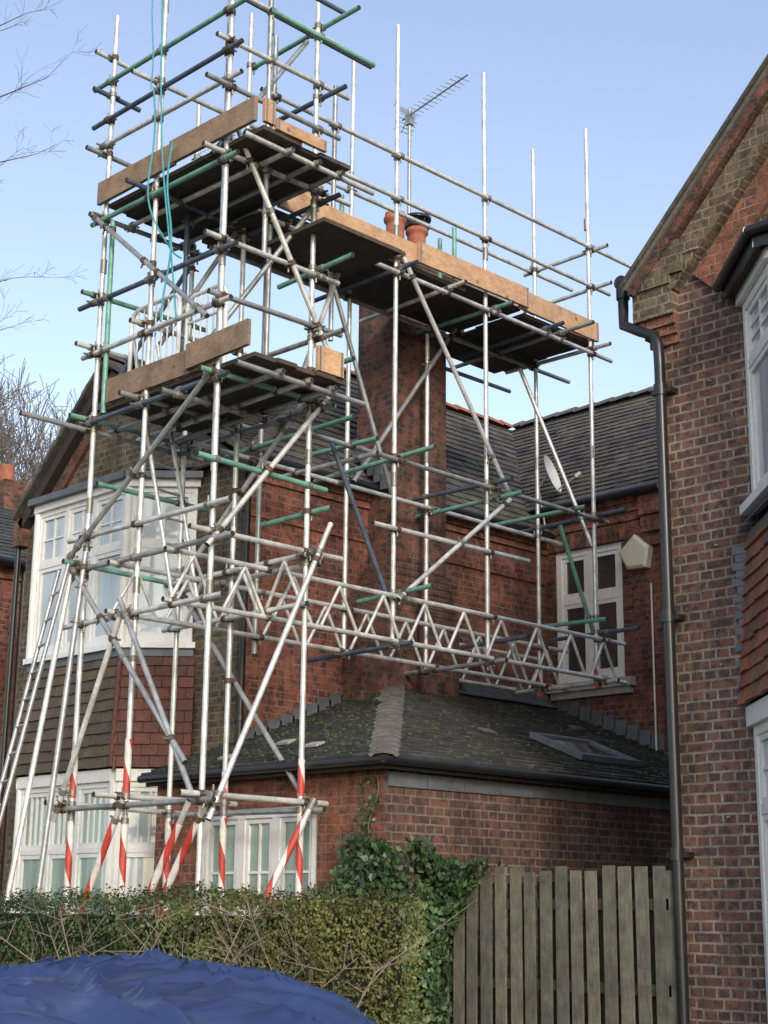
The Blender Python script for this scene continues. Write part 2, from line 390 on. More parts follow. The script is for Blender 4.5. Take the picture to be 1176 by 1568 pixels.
# main roof
rf=MB()
TW,TG=.27,.17
def slope_tiles(e0,e1,r1,r0,mat,tw=TW,tg=TG,mb=None,th=.02):
    mb=mb or rf
    e0,e1,r0,r1=map(V,(e0,e1,r0,r1)); u=(e1-e0).normalized(); d=r0-e0
    up=(d-u*d.dot(u)).normalized()
    pl=[((p-e0).dot(u),(p-e0).dot(up)) for p in (e0,e1,r1,r0)]
    if (r1-r0).length<1e-4: pl=pl[:3]
    tiles(mb,e0,u,up,pl,tw,tg,mat,th)
slope_tiles((1.9,1.80,6.08),(6.95,1.80,6.08),(8.9,4.2,8.4),(5.3,4.2,8.4),'slate_main')
slope_tiles((1.9,6.1,6.1),(1.9,1.80,6.08),(5.3,4.2,8.4),(5.3,4.2,8.4),'slate_main')
slope_tiles((6.62,2.35,6.42),(6.62,.12,6.42),(8.8,.12,8.4),(8.8,4.2,8.4),'slate_main',.2,.125)
slope_tiles((1.85,1.80,6.03),(4.2,1.80,6.03),(4.2,4.4,7.7),(1.85,4.4,7.7),'slate_main')
rf.face([(1.85,6.15,6.15),(1.85,4.4,7.7),(4.3,4.4,7.7),(4.3,6.15,6.15)],'slate_main')
rf.face([(5.3,4.2,8.39),(8.9,4.2,8.39),(10.9,6.15,6.2),(2,6.15,6.2)],'slate_main')
rf.face([(8.8,.12,8.39),(8.8,4.2,8.39),(10.95,6.1,6.2),(10.95,.12,6.3)],'slate_main')
ridge(rf,(5.3,4.2,8.42),(8.8,4.2,8.42),'terracotta',.1)
ridge(rf,(8.8,.12,8.42),(8.8,4.2,8.42),'hip',.1)
ridge(rf,(1.92,1.84,6.12),(5.3,4.2,8.42),'hip',.09)
ridge(rf,(1.85,4.4,7.72),(4.2,4.4,7.72),'hip',.09)
slopeband(rf,(6.1,6.14),(4.36,7.76),.0,.05,1.82,2.02,'slate_main')
slopeband(rf,(6.08,6.10),(4.38,7.70),.05,.17,1.88,2.0,'soffit')
slopeband(rf,(6.0,6.08),(4.4,7.60),.17,.32,1.95,2.0,'brick_chim')
slopeband(rf,(1.78,6.1),(4.44,7.76),.0,.05,1.82,2.02,'slate_main')
slopeband(rf,(1.8,6.03),(4.42,7.70),.05,.17,1.88,2.0,'soffit')
rf.wbox(1.88,2.05,5.95,6.12,5.78,6.12,'brick_chim')
for i in range(6):
    rf.wbox(3.62,3.70,1.58-.0+i*.1,1.69+i*.1,6.02+i*.095,6.2+i*.095,'lead')
rf.build('roof',H)
# bay
by=MB()
bp=[(2.0,5.42),(1.5,4.92),(1.5,3.24),(2.0,2.74)]
for i in range(3):
    A,B=bp[i],bp[i+1]; O,t,n,L=frame(A,B)
    mid = i==1
    wall(by,A,B,0,.9,[],'brick_front')
    window(by,A,B,.02,L-.02,.9,2.86,'glass_blind' if not mid else 'glass_green',3 if mid else 1,.66,(4,1),(1,1),rec=-.06)
    by.box(O,t,n,0,L,-.02,.09,2.86,2.98,'white')
    by.box(O,t,n,-.02,L+.02,-.02,.07,.84,.9,'white')
    tiles(by,O+Z*3.0+n*(.11),t,(Z*1.2-n*.08).normalized(),[(-.03,0),(L+.03,0),(L+.03,1.16),(-.03,1.16)],.165,.115,'tile_brown' if mid else 'tile_red',.02)
    by.box(O,t,n,-.01,L+.01,-.02,.06,4.12,4.2,'lead')
    by.box(O,t,n,-.03,L+.03,-.02,.10,4.2,4.26,'white')
    window(by,A,B,.01,L-.01,4.262,5.9,'glass_blind',3 if mid else 1,.62,(2,2),(1,1),rec=-.05)
    by.box(O,t,n,-.02,L+.02,-.05,.09,5.9,5.98,'white')
    by.box(O,t,n,-.05,L+.05,-.05,.16,5.98,6.05,'lead')
by.face([(2.0,5.6,6.12),(1.35,5.02,6.05),(1.35,3.18,6.05),(2.0,2.6,6.12)][::-1],'lead')
for c in bp[1:3]:
    by.tube([(c[0]-.03,c[1],.9),(c[0]-.03,c[1],2.86)],.055,'white',8); by.tube([(c[0]-.03,c[1],4.26),(c[0]-.03,c[1],5.9)],.055,'white',8)
by.tube([(1.395,3.21,3.0),(1.44,3.21,4.12)],.03,'tile_red',6)
by.build('bay_window',H)
wn=MB()
window(wn,(6.79,SW),(6.79,.3),.1,1.1,4.26,5.88,'glass_dark',2,.62,(1,1),(1,1),rec=.03,fr=.08,casing=.05)
wn.wbox(6.69,6.83,.70,1.93,4.16,4.258,'stone'); wn.wbox(6.73,6.8,.74,1.9,4.08,4.16,'stone')
wn.build('rear_wing_window',H)
# single storey extension
ex=MB()
EF=1.3; EB=-.75
wall(ex,(EF,2.3),(EF,EB),0,2.78,[(.66,2.24,.95,2.5)],'brick_orange')
wall(ex,(EF,EB),(6.79,EB),0,2.78,[],'brick_ext_shade')
ex.face([(6.79,EB,0),(6.79,.3,0),(6.79,.3,2.8),(6.79,EB,2.8)],'brick_brown')
ex.face([(6.79,EB,2.78),(6.79,.3,2.78),(6.79,.3,3.35)],'brick_brown')
ex.face([(EF,2.3,0),(EF,2.3,2.78),(2,2.3,2.78),(2,2.3,0)],'brick_red')
for i in range(12): ex.wbox(EF+.02+i*.46,EF+.47+i*.46,EB-.02,EB-.003,2.62+U(-.006,.006),2.73,'lead')
ex.wbox(1.16,6.9,-.86,-.84,2.74,2.82,'soffit'); ex.wbox(1.16,1.18,-.84,2.3,2.74,2.82,'soffit')
ex.wbox(1.18,EF,-.84,2.3,2.765,2.78,'soffit'); ex.wbox(EF,6.9,-.84,EB,2.765,2.78,'soffit')
window(ex,(EF,2.3),(EF,EB),.66,2.24,.95,2.5,'glass_green',3,1.0,(1,1),(2,3),rec=.02,fr=.09)
ex.wbox(EF-.06,EF+.08,.03,1.68,.88,.948,'white')
slope_tiles((1.1,2.3,2.84),(1.1,-.92,2.84),(4.09,1.95,4.0),(4.09,1.95,4.0),'slate',.17,.115,ex,.024)
slope_tiles((1.1,-.92,2.84),(6.95,-.92,2.84),(6.95,1.95,4.0),(4.09,1.95,4.0),'slate',.17,.115,ex,.024)
ridge(ex,(1.10,-.92,2.84),(4.10,1.93,4.01),'hip',.125,.2,4,.34)
ex.wbox(4.0,6.79,1.93,1.949,3.98,4.14,'lead')
ex.face([(4.0,1.93,4.06),(4.0,1.80,3.985),(6.79,1.80,3.985),(6.79,1.93,4.06)][::-1],'lead')
for i in range(12):
    f=i/12; x=2.0+2.0*f; ex.wbox(x,x+.19,1.935,1.949,3.14+.83*f,3.32+.83*f,'lead')
for i in range(9):
    f=i/9; y=1.85-1.5*f; ex.wbox(6.775,6.789,y-.18,y,3.95-.61*f,4.12-.61*f,'lead')
sl=V((0,2.87,1.16)).normalized(); nn=XA.cross(sl)
RO=V((4.25,-.45,2.84+.47*1.16/2.87))
for bx in ((0,.95,0,.07),(0,.95,.63,.70),(0,.07,.07,.63),(.88,.95,.07,.63)): ex.box(RO,XA,sl,bx[0],bx[1],bx[2],bx[3],.03,.09,'lead',up=nn)
ex.box(RO,XA,sl,.07,.88,.07,.63,.03,.07,'glass_dark',up=nn)
for (x,y) in ((2.9,.9),(5.9,.9),(3.6,.2)):
    zz=2.84+(y+.92)*1.16/2.87; ex.box((x,y,zz),XA,sl,0,.17,0,.11,.02,.04,'hip',up=nn)
for (y,x) in ((.9,1.7),(.3,1.5),(1.3,1.35)):
    fr=V((2.99,0,1.16)).normalized(); ex.box((x,y,2.84+(x-1.1)*1.16/2.99),YA,fr,0,.17,0,.11,.02,.04,'stone',up=V((-1.16,0,2.99)).normalized())
for _ in range(900):
    if R()<.6: x=U(1.1,4.0); y=U(-.9,1.9); z=2.84+(x-1.1)*1.16/2.99; ok=(y+.92)/2.87>(x-1.1)/2.99+.03
    else: x=U(1.3,6.7); y=U(-.9,1.6); z=2.84+(y+.92)*1.16/2.87; ok=(y+.92)/2.87<(x-1.1)/2.99-.03
    if ok:
        r_=U(.006,.026); ex.tube([(x,y,z+.01),(x,y,z+.022),(x,y,z+.022+r_*.5)],[r_,r_*.9,r_*.3],'moss',6)
ex.build('side_extension',H)
g=MB()
def gutter(A,B,r=.045): g.tube([A,B],r,'black',10)
gutter((1.95,1.76,6.05),(6.6,1.76,6.05)); gutter((6.58,1.9,6.38),(6.58,.15,6.38))
gutter((1.09,-.93,2.805),(6.7,-.93,2.805),.036); gutter((1.09,2.3,2.805),(1.09,-.93,2.805),.036)
g.tube([(1.95,1.76,6.0),(1.93,1.86,5.8),(1.93,1.88,3.1)],.035,'black',10)
for z in (3.4,4.5,5.5): g.tube([(1.93,1.88,z),(1.93,1.88,z+.05)],.048,'black',10)
g.tube([(6.75,.42,5.3),(6.75,.42,3.4)],.012,'cream',6)
g.tube([(1.95,6.1,6.0),(1.95,6.12,0)],.035,'black',8)
g.build('gutters_and_pipes',H)
# ================================================================= RIGHT HOUSE
H2=empty('brick_house.001')
w=MB(); RE=-3.03
bayL,bayR=-3.87,-6.3
wall(w,(FX,RE),(FX,-10.2),0,6.4,[],'brick_brown')
w.face([(FX,RE,6.4),(FX,-10.2,6.4),(FX,-6.6,9.95)],'brick_brown')
w.face([(FX,RE,0),(FX,RE,6.4),(11,RE,6.4),(11,RE,0)],'brick_brown')
w.face([(11,RE,0),(11,RE,6.4),(11,-10.2,6.4),(11,-10.2,0)],'brick_brown')
w.face([(FX,-10.2,0),(11,-10.2,0),(11,-10.2,6.4),(FX,-10.2,6.4)],'brick_brown')
w.face([(11,RE,6.4),(11,-10.2,6.4),(11,-6.6,9.95)],'brick_brown')
for i,(z0,z1,p) in enumerate(((5.98,6.055,.03),(6.055,6.13,.06),(6.13,6.205,.09),(6.205,6.45,.13),(6.45,6.52,.16))):
    w.wbox(FX-p*.8,FX+.3,RE-.24,RE+.0+p*1.0,z0,z1,'brick_orange' if i<3 else 'brick_front')
w.wbox(FX-.13,FX+.0,RE-.36,RE+.13,6.52,6.66,'brick_front')
w.wbox(FX-.11,FX+.0,RE-.5,RE+.02,6.66,6.80,'brick_front')
s0=(-2.86,6.50)
s1=(-6.6,6.50+3.74*1.02)
slopeband(w,s0,s1,-.03,.0,FX-.2,FX+.1,'slate_main')
slopeband(w,s0,s1,0,.03,FX-.17,FX+.1,'hip')
slopeband(w,s0,s1,.03,.11,FX-.14,FX+.1,'brick_chim')
slopeband(w,(-3.05,6.63),s1,.11,.33,FX-.10,FX+.1,'brick_front')
slopeband(w,(-3.2,6.72),s1,.33,.56,FX-.04,FX+.1,'brick_orange')
w.build('walls',H2)
r=MB()
r.face([(FX-.15,s0[0],s0[1]),(11.1,s0[0],s0[1]),(11.1,s1[0],s1[1]),(FX-.15,s1[0],s1[1])],'slate_main')
r.face([(FX-.15,-10.3,6.5),(FX-.15,s1[0],s1[1]),(11.1,s1[0],s1[1]),(11.1,-10.3,6.5)],'slate_main')
r.build('roof',H2)
b2=MB()
D=.62
bp=[(FX,bayL),(FX-D,bayL-D),(FX-D,bayR+D),(FX,bayR)]
for i in range(3):
    A,B=bp[i],bp[i+1]; O,t,n,L=frame(A,B); mid=i==1
    wall(b2,A,B,0,.75,[],'brick_brown')
    b2.box(O,t,n,-.03,L+.03,-.02,.1,.75,.83,'stone')
    window(b2,A,B,.02,L-.02,.83,2.92,'glass_blind',3 if mid else 1,.72,(2,2),(1,1),rec=-.10,fr=.07)
    b2.box(O,t,n,-.02,L+.02,-.02,.14,2.92,3.06,'white')
    tiles(b2,O+Z*3.08+n*.16,t,(Z*1.2-n*.10).normalized(),[(-.08,0),(L+.05,0),(L+.05,1.22),(-.08,1.22)],.165,.115,'tile_bright',.022)
    b2.box(O,t,n,-.02,L+.02,-.02,.07,4.24,4.34,'lead')
    b2.face([O+t*-.05+n*.14+Z*4.36,O+t*(L+.05)+n*.14+Z*4.36,O+t*L+n*.02+Z*4.5,O+n*.02+Z*4.5],'lead')
    b2.box(O,t,n,-.04,L+.04,-.02,.11,4.48,4.55,'white')
    window(b2,A,B,.02,L-.02,4.552,6.12,'glass_blind',3 if mid else 1,.68,(2,3),(1,1),rec=-.03,fr=.07)
    b2.box(O,t,n,-.02,L+.02,-.02,.07,6.12,6.2,'white')
    b2.box(O,t,n,-.06,L+.06,-.05,.14,6.2,6.235,'soffit')
    b2.box(O,t,n,-.07,L+.07,.14,.16,6.18,6.30,'black')
    b2.tube([O+t*-.08+n*.19+Z*6.30,O+t*(L+.08)+n*.19+Z*6.30],.04,'black',8)
b2.face([(FX,bayL+.06,6.60),(FX-D-.14,bayL-D+.08,6.32),(FX-D-.14,bayR+D-.08,6.32),(FX,bayR-.06,6.60)][::-1],'slate_main')
b2.face([(FX,bayL+.06,6.60),(FX,bayL+.11,6.24),(FX-D-.14,bayL-D+.08,6.24),(FX-D-.14,bayL-D+.08,6.32)],'black')
for i in range(20):
    q=.05*abs(math.sin(i*1.55)); b2.box((FX-.012,bayL+.19,3.06+i*.060),YA,XA,-.20,-.03+q,-.012,.0+.002*(i%2),0,.056,'lead')
b2.build('bay_window',H2)
g=MB()
GY=RE+.28; GZ=6.62; PR=.043
g.tube([(FX-.06,GY,GZ),(FX+9,GY,GZ)],.06,'black',12)
g.tube([(FX-.02,GY,GZ-.02),(FX-.02,GY,GZ-.22),(FX-.05,GY-.02,GZ-.38),(FX-.09,RE+.06,6.12),(FX-.09,RE-.06,6.06),(FX-.09,RE-.095,5.97),(FX-.09,RE-.10,5.8),(FX-.09,RE-.11,0)],PR,'black',12)
g.tube([(FX-.02,GY,GZ-.02),(FX-.02,GY,GZ-.14)],.056,'black',12)
for z in (5.55,3.75,2.0,.6): g.tube([(FX-.09,RE-.10,z),(FX-.09,RE-.10,z+.09)],PR+.012,'black',12); g.wbox(FX-.09,FX,RE-.19,RE-.01,z+.02,z+.06,'black')
for z in (5.6,3.4,4.3,2.3): g.tube([(FX-.0,RE-.5,z),(FX-.03,RE-.5,z)],.008,'stone',6)
g.build('gutter_and_downpipe',H2)
# ================================================================= FAR LEFT NEIGHBOUR
H3=empty('brick_house.002')
w=MB()
w.wbox(3.0,11,8.5,13.5,0,6.2,'brick_red'); w.wbox(2.99,11,8.46,8.5,5.95,6.15,'brick_orange')
slope_tiles((2.8,8.35,6.2),(11.2,8.35,6.2),(11.2,11,7.75),(2.8,11,7.75),'slate',.25,.17,w)
w.face([(2.8,13.7,6.2),(2.8,11,7.75),(11.2,11,7.75),(11.2,13.7,6.2)],'slate')
w.face([(3,8.5,6.2),(3,13.5,6.2),(3,11,7.7)],'brick_front')
w.wbox(4.4,5.0,10.6,11.4,7.3,8.0,'brick_chim'); w.tube([(4.6,10.9,8.0),(4.6,10.9,8.3)],.12,'terracotta',12)
w.tube([(2.9,8.3,6.15),(11,8.3,6.15)],.06,'black',8); w.tube([(3.5,8.42,6.1),(3.5,8.42,0)],.04,'black',8)
w.build('walls_and_roof',H3)
# ================================================================= SCAFFOLD
S=empty('scaffolding')
sf=MB(); cp=MB(); mem=[]
TR=.0242
def colr():
    q=R(); return 'galv' if q<.48 else 'galv2' if q<.78 else 'blue' if q<.90 else 'green'
def pole(A,B,mat=None,auto=True):
    A=V(A);B=V(B); sf.tube([A,B],TR,mat or colr(),12,cap='hollow')
    if auto: mem.append((A,B))
def std(x,y,z0,z1,mat=None):
    lean=(U(-.015,.015),U(-.015,.015)); pole((x,y,z0),(x+lean[0],y+lean[1],z1),mat or ('galv' if R()<.8 else 'galv2'))
    z=z0+U(1.5,3)
    while z<z1-.3:
        sf.tube([(x,y,z),(x,y,z+.14)],TR+.006,'coup',10); z+=U(2.2,3.4)
NB=[0,1.0,1.78]; A0=0; A1=1.05
std(A0,0,.02,10.9); std(A0,1.0,.02,10.9); std(A0,1.78,.02,10.15)
std(A1,0,.02,10.7); std(A1,1.0,.02,10.3); std(A1,1.78,.02,9.6)
std(.45,-.02,7.2,10.8,'galv2'); std(.12,.16,5.2,10.9,'galv'); std(-.02,1.62,6.0,7.9,'green')
std(.95,.5,6.2,9.8,'galv2'); std(.6,1.3,5.9,8.4,'blue')
for y in NB:
    for x in (A0,A1): cp.wbox(x-.075,x+.075,y-.075,y+.075,0.004,.012,'coup')
for x in (2.63,4.0,5.8): std(x,.5,4.05,10.68,'galv')
std(2.75,1.3,4.05,10.68,'galv'); std(4.06,1.42,4.05,7.95,'galv'); std(5.8,1.3,4.05,10.7,'galv'); std(1.75,.5,6.9,9.6,'galv2'); std(1.6,1.3,3.95,8.9,'galv2')
for x,y in ((1.35,.5),(2.1,.75),(3.55,.75),(3.45,.45)): sf.tube([(x,y,8.05),(x,y,8.62)],TR,'green',10,cap='hollow')
def lx(y,z,x0,x1,mat=None): pole((x0,y,z),(x1,y,z+U(-.03,.03)),mat)
def ly(x,z,y0,y1,mat=None): pole((x,y0,z),(x,y1,z+U(-.03,.03)),mat)
o=.05
lx(.5-o,5.9,-.25,6.0,'galv2'); lx(.5-o,7.86,.9,6.15,'galv'); lx(.5-o,8.66,.9,6.15,'galv'); lx(.5-o,9.14,.75,6.65,'galv')
lx(1.3+o,5.85,.8,6.3); lx(1.3+o,7.86,.9,6.5,'galv2'); lx(1.3+o,8.62,2.3,6.3,'galv'); lx(1.3+o,9.1,1.0,6.6,'galv'); lx(1.95,7.8,4.5,6.1,'galv2')
lx(.5-o,5.2,2.3,4.6,'galv')
for x,z,mat in ((2.58,7.9,'blue'),(3.3,7.91,None),(4.05,7.9,None),(4.9,7.91,None),(5.75,7.9,'galv')): ly(x+o,z,.2,1.75,mat)
ly(5.85,8.66,.2,1.5,'galv'); ly(5.86,9.14,.25,1.5,'galv'); ly(5.2,7.93,-.02,2.1,'galv2')
ly(2.68,5.95,0,1.7,'green'); ly(4.05,5.95,.2,1.6,'blue'); ly(4.1,5.8,.1,1.9,'green'); ly(5.86,5.95,.1,1.7,'blue'); ly(5.4,5.93,.3,1.9,'green')
ly(1.5,5.95,-.1,1.7,'green'); ly(2.1,5.8,.2,1.6,'galv')
for z,mats in ((2.45,'galv2'),(4.07,'galv'),(4.55,'galv2'),(4.85,'galv'),(5.95,'blue'),(6.62,'galv'),(7.1,'blue'),(7.95,'green'),(8.72,'galv'),(9.02,'blue'),(9.42,'galv')):
    ly(A0-o,z,-U(.1,.35),U(1.9,2.1),mats if R()<.8 else None)
    if z in (2.45,4.55,5.95,6.62,7.95,9.02): ly(A1+o,z-.02,-U(.15,.4),U(1.85,2.1))
for z in (2.5,4.62,5.98,6.68,7.2,8.0,8.66,9.1,9.6):
    lx(-o,z,-U(.12,.35),U(1.25,1.5), 'galv' if R()<.4 else None)
    if z in (2.5,5.98,6.68,8.0,9.1): lx(1.0+o,z+.03,-U(.15,.35),U(1.2,1.4))
    if z not in (9.1,9.6): lx(1.78+o,z,-U(.15,.3),U(1.2,1.4))
lx(1.83,5.88,-.75,1.3,'galv2'); lx(1.83,9.3,-.2,.35,'blue'); lx(1.83,9.7,-.2,.3,'galv')
for z,y in ((5.96,-.42),(8.02,-.42)): lx(y,z,-.15,U(1.1,1.4))
lx(-.2,9.85,-.3,1.2,'blue'); lx(-.3,9.4,.2,1.5,'green'); lx(.15,9.75,-.1,1.9,'blue')
for x in (.3,.62,.9): ly(x,5.98,-.5,1.95,None); ly(x+.04,8.02,-.5,1.95,None)
ly(1.1,9.75,-.5,1.0,'green')
for (x,y,z,l) in ((1.1,-.25,5.0,.9),(1.1,-.5,6.3,1.0),(1.12,-.45,7.3,1.0),(2.0,.1,5.9,1.0),(4.1,.05,4.3,.9),(5.9,.0,4.62,1.2),(5.6,.2,4.7,1.0),(2.7,.05,4.6,1.0)):
    ly(x,z,y,y+l,random.choice(['green','green','blue']))
lx(-.02,5.25,-.2,1.25,'green'); lx(1.83,5.4,.1,1.4,'green')
def girder(P0,P1,h,step=.36):
    P0=V(P0);P1=V(P1);d=(P1-P0);L=d.length;d.normalize()
    pole(P0,P1,'galv'); pole(P0+Z*h,P1+Z*h,'galv')
    s=.08;k=0
    while s<L-step*.6:
        a=P0+d*s+Z*(.02 if k%2==0 else h-.02); b=P0+d*(s+step*.62)+Z*(h-.02 if k%2==0 else .02)
        sf.tube([a,b],.0165,'galv',8)
        s+=step*.62+ (.12 if k%2 else 0); k+=1
for y in (.42,1.22): girder((-.15,y,4.1),(6.2,y,4.1),.43)
girder((.98,-.1,4.16),(.98,1.9,4.16),.43)
girder((4.3,1.7,4.1),(6.3,1.7,4.1),.4)
for (x) in (2.63,4.0,5.85): ly(x,4.07,.25,1.75,None)
dg=[((0,-.09,8.32),(1.25,-.1,6.35),'galv'),((2.0,.85,7.9),(2.95,.85,5.7),'galv2'),((2.63,.42,8.06),(4.28,.42,5.85),'galv'),((4.45,1.35,8.0),(2.9,1.35,5.9),'galv2'),
((5.45,1.24,7.75),(5.85,.56,5.6),'galv'),((1.22,-.1,6.1),(-.12,-.1,4.48),'galv'),((4.25,.4,5.8),(2.6,.4,4.5),'galv'),((1.85,.58,5.95),(2.66,.58,4.5),'blue'),
((1.22,-.12,4.9),(-.02,-.12,2.3),'galv'),((5.3,.58,5.75),(6.0,.6,4.4),'green'),
((-.1,-.05,6.0),(-.1,1.95,4.65),'galv2'),((-.1,1.9,4.62),(-.1,.1,2.75),'galv2'),((-.1,1.05,4.1),(-.1,1.9,2.35),'galv'),((-.1,1.85,8.0),(-.1,.05,6.5),'galv2'),
((-.1,.0,2.5),(-.1,1.1,4.2),'galv2'),((1.12,0,2.5),(1.12,1.8,4.5),'galv2'),((1.12,1.8,4.7),(1.12,.1,6.1),'galv'),((.08,1.86,6.1),(1.1,1.86,7.9),'blue'),((0.0,.5,6.1),(1.1,.1,7.9),'galv2'),
((.2,1.1,6.6),(1.05,1.1,8.0),'galv2'),((.0,.2,8.1),(1.0,.1,9.6),'galv2'),((1.15,.3,6.2),(1.9,.5,7.8),'galv'),
((-.08,1.87,4.62),(-.82,1.80,0.02),'galv'),((-.08,1.68,4.7),(-.55,1.62,.02),'galv2')]
for a,b,m in dg: pole(a,b,m)
def sleeve(A,B): sf.tube([A,B],TR+.007,'stripe',12)
for a,b in (((-.08,.05,2.45),(-.08,1.0,1.0)),((-.02,-.1,2.45),(.0,.95,1.0)),((1.1,-.1,2.5),(.2,-.12,1.1)),((-.1,.9,2.5),(-.1,1.7,1.1))):
    pole(a,b,'galv'); A=V(a);B=V(b); sleeve(A.lerp(B,.12),B)
for x,y,z0,z1 in ((0,1.78,.9,2.35),(0,1.78,2.55,2.95),(0,1.0,.9,2.35),(0,1.0,2.55,3.0),(A1,0,.9,2.4),(A1,0,2.55,2.85),(A1,1.0,.9,2.4),(A1,1.78,.9,2.4),(A1,1.0,2.5,2.8)): sleeve((x,y,z0),(x,y,z1))
sleeve((5.8,.5,4.0),(5.8,.5,4.38)); sleeve((5.8,1.3,3.98),(5.8,1.3,4.3))
def closest(a,b):
    p,q=a; r,s=b; u=q-p; v=s-r; w0=p-r; A=u.dot(u);B=u.dot(v);C=v.dot(v);D=u.dot(w0);E=v.dot(w0); den=A*C-B*B
    if den<1e-4*A*C: return None
    sx=(B*E-C*D)/den; tx=(A*E-B*D)/den
    if sx<0 or sx>1 or tx<0 or tx>1: return None
    x=p+u*sx; y=r+v*tx
    return (x,y,u.normalized(),v.normalized()) if (x-y).length<.10 else None
for i in range(len(mem)):
    for j in range(i+1,len(mem)):
        q=closest(mem[i],mem[j])
        if q:
            x,y,u,v=q; m=random.choice(['rust','coup','coup'])
            cp.tube([x-u*.024,x+u*.024],.034,m,8); cp.tube([y-v*.024,y+v*.024],.034,m,8)
            nn_=(y-x); nn_=nn_.normalized() if nn_.length>.01 else Z
            side=u.cross(nn_); side=side.normalized() if side.length>.1 else Z
            if R()<.5: side=-side
            cp.tube([x+side*.03,x+side*.08],.010,'coup',6); cp.tube([y+v.cross(nn_)*.03,y+v.cross(nn_)*.075],.010,'coup',6)
sf.build('tubes',S); cp.build('couplers',S)
dk=MB()
def deck_y(x0,x1,y0,y1,z):
    x=x0
    while x<x1-.1: dk.wbox(x+.003,min(x+.222,x1),y0+U(-.04,.04),y1+U(-.04,.04),z,z+.038,'deck'); x+=.225
def deck_x(x0,x1,y0,y1,z):
    y=y0
    while y<y1-.1: dk.wbox(x0+U(-.03,.03),x1+U(-.05,.05),y+.003,min(y+.222,y1),z,z+.038,'deck'); y+=.225
deck_y(-.0,1.02,-.46,1.62,6.04); deck_y(.0,1.05,-.46,1.8,8.09)
deck_x(.95,3.7,.5,1.55,7.98); deck_x(3.6,4.62,.5,1.52,8.022); deck_x(4.62,5.9,.5,1.98,7.98)
dk.wbox(.9,1.9,-.3,.5,7.60,7.64,'deck')
def toe(A,B,z,mat,h=.225,tw=0.):
    O,t,n,L=frame(A,B); z2=z+tw
    tt=(V((B[0],B[1],z2))-V((A[0],A[1],z))).normalized(); dk.box(O+Z*z,tt,n,0,L,0,.038,0,h,mat,up=Z)
    for q in (.012,L-.035): dk.box(O+Z*z,tt,n,q,q+.02,.038,.040,.0,h,'coup',up=Z)
toe((-.04,1.84),(-.04,.66),8.12,'toe_old',tw=.015); toe((-.05,.72),(-.05,-.47),8.15,'toe_old')
toe((0,-.47),(.12,-.47),8.16,'toe',.22); toe((.13,-.48),(.72,-.48),8.13,'toe',.10)
toe((-.0,1.58),(.0,.0),6.085,'toe_old',tw=-.01); toe((-.045,.35),(-.045,-.47),6.10,'toe_old',tw=.02)
toe((.68,-.47),(.98,-.47),6.085,'toe')
toe((1.0,.47),(2.9,.47),8.02,'toe',tw=-.012); toe((2.86,.43),(4.6,.43),8.03,'toe',tw=.01); toe((4.5,.47),(5.9,.47),8.02,'toe',tw=-.012); toe((1.0,.515),(1.6,.515),8.22,'toe')
O,t,n,L=frame((5.9,.47),(5.9,1.98)); dk.box(O,t,n,0,L,-.04,0,8.02,8.24,'toe_old')
dk.build('boards',S)
kt=MB()
for k in range(7): kt.tube([(U(.1,.9),U(-.1,1.5),8.16+U(0,.05)),(U(.1,.9),U(-.1,1.5),8.2)],TR,random.choice(['galv2','blue','green']),8,cap='hollow')
for k in range(5): kt.tube([(U(.1,.9),U(-.1,1.4),6.11+U(0,.05)),(U(.1,.9),U(-.1,1.4),6.14)],TR,random.choice(['galv2','blue']),8,cap='hollow')
kt.tube([(.5,.95,6.08),(.5,.95,6.38)],[.12,.15],'rope',14); kt.tube([(.3,1.35,6.08),(.3,1.35,6.38)],[.12,.15],'black',14)
kt.build('buckets_and_loose_tubes',S)
ex2=MB()
def curve(f,n=28): return [V(f(i/(n-1))) for i in range(n)]
ex2.tube(curve(lambda t:(-.12+.04*math.sin(t*7),1.0-.45*t+.06*math.sin(t*5),10.9-4.3*t)),.0085,'rope',6)
ex2.tube(curve(lambda t:(-.12,1.02-.03*math.sin(t*9),10.9-1.9*t)),.007,'rope',6)
ex2.tube(curve(lambda t:(-.13+.04*math.sin(t*11),.95-.6*t+.2*math.sin(t*3.1),9.0-1.9*t-.35*math.sin(t*3.14))),.009,'rope',6)
ex2.tube(curve(lambda t:(-.14,.6+.05*math.sin(t*8),8.3-1.7*t)),.010,'rope',6)
ex2.build('ropes',S)
ba=MB()
for (y0,y1,x) in ((.78,1.5,.16),(.3,.85,.3)):
    z0,z1=6.14,7.0
    pts=[(x,y0,z0),(x,y0,z1-.1),(x,y0+.03,z1-.03),(x,y0+.1,z1),(x,y1-.1,z1),(x,y1-.03,z1-.03),(x,y1,z1-.1),(x,y1,z0)]
    ba.tube(pts,.02,'white',8); ba.tube([(x,y0,z0+.12),(x,y1,z0+.12)],.016,'white',8); ba.tube([(x,y0,z1-.25),(x,y1,z1-.25)],.014,'white',8)
    k=y0+.08
    while k<y1-.03: ba.tube([(x,k,z0+.12),(x,k,z1-.01)],.009,'white',6); k+=.09
for k in range(10): ba.tube([(.35,.35+k*.055,8.15),(.35,.35+k*.055,8.75)],.004,'galv',5)
for k in range(9): ba.tube([(.35,.32,8.2+k*.065),(.35,.87,8.2+k*.065)],.004,'galv',5)
ba.build('pedestrian_barrier',S)
ld=MB()
A=V((-1.12,1.95,.02));B=V((-.16,1.82,4.6));dd=(B-A);sd=V((.10,.30,0))
for q in (0,1): ld.tube([A+sd*q,B+sd*q],.020,'galv2',8)
for i in range(1,19): ld.tube([A+dd*(i/19),A+dd*(i/19)+sd],.011,'galv2',6)
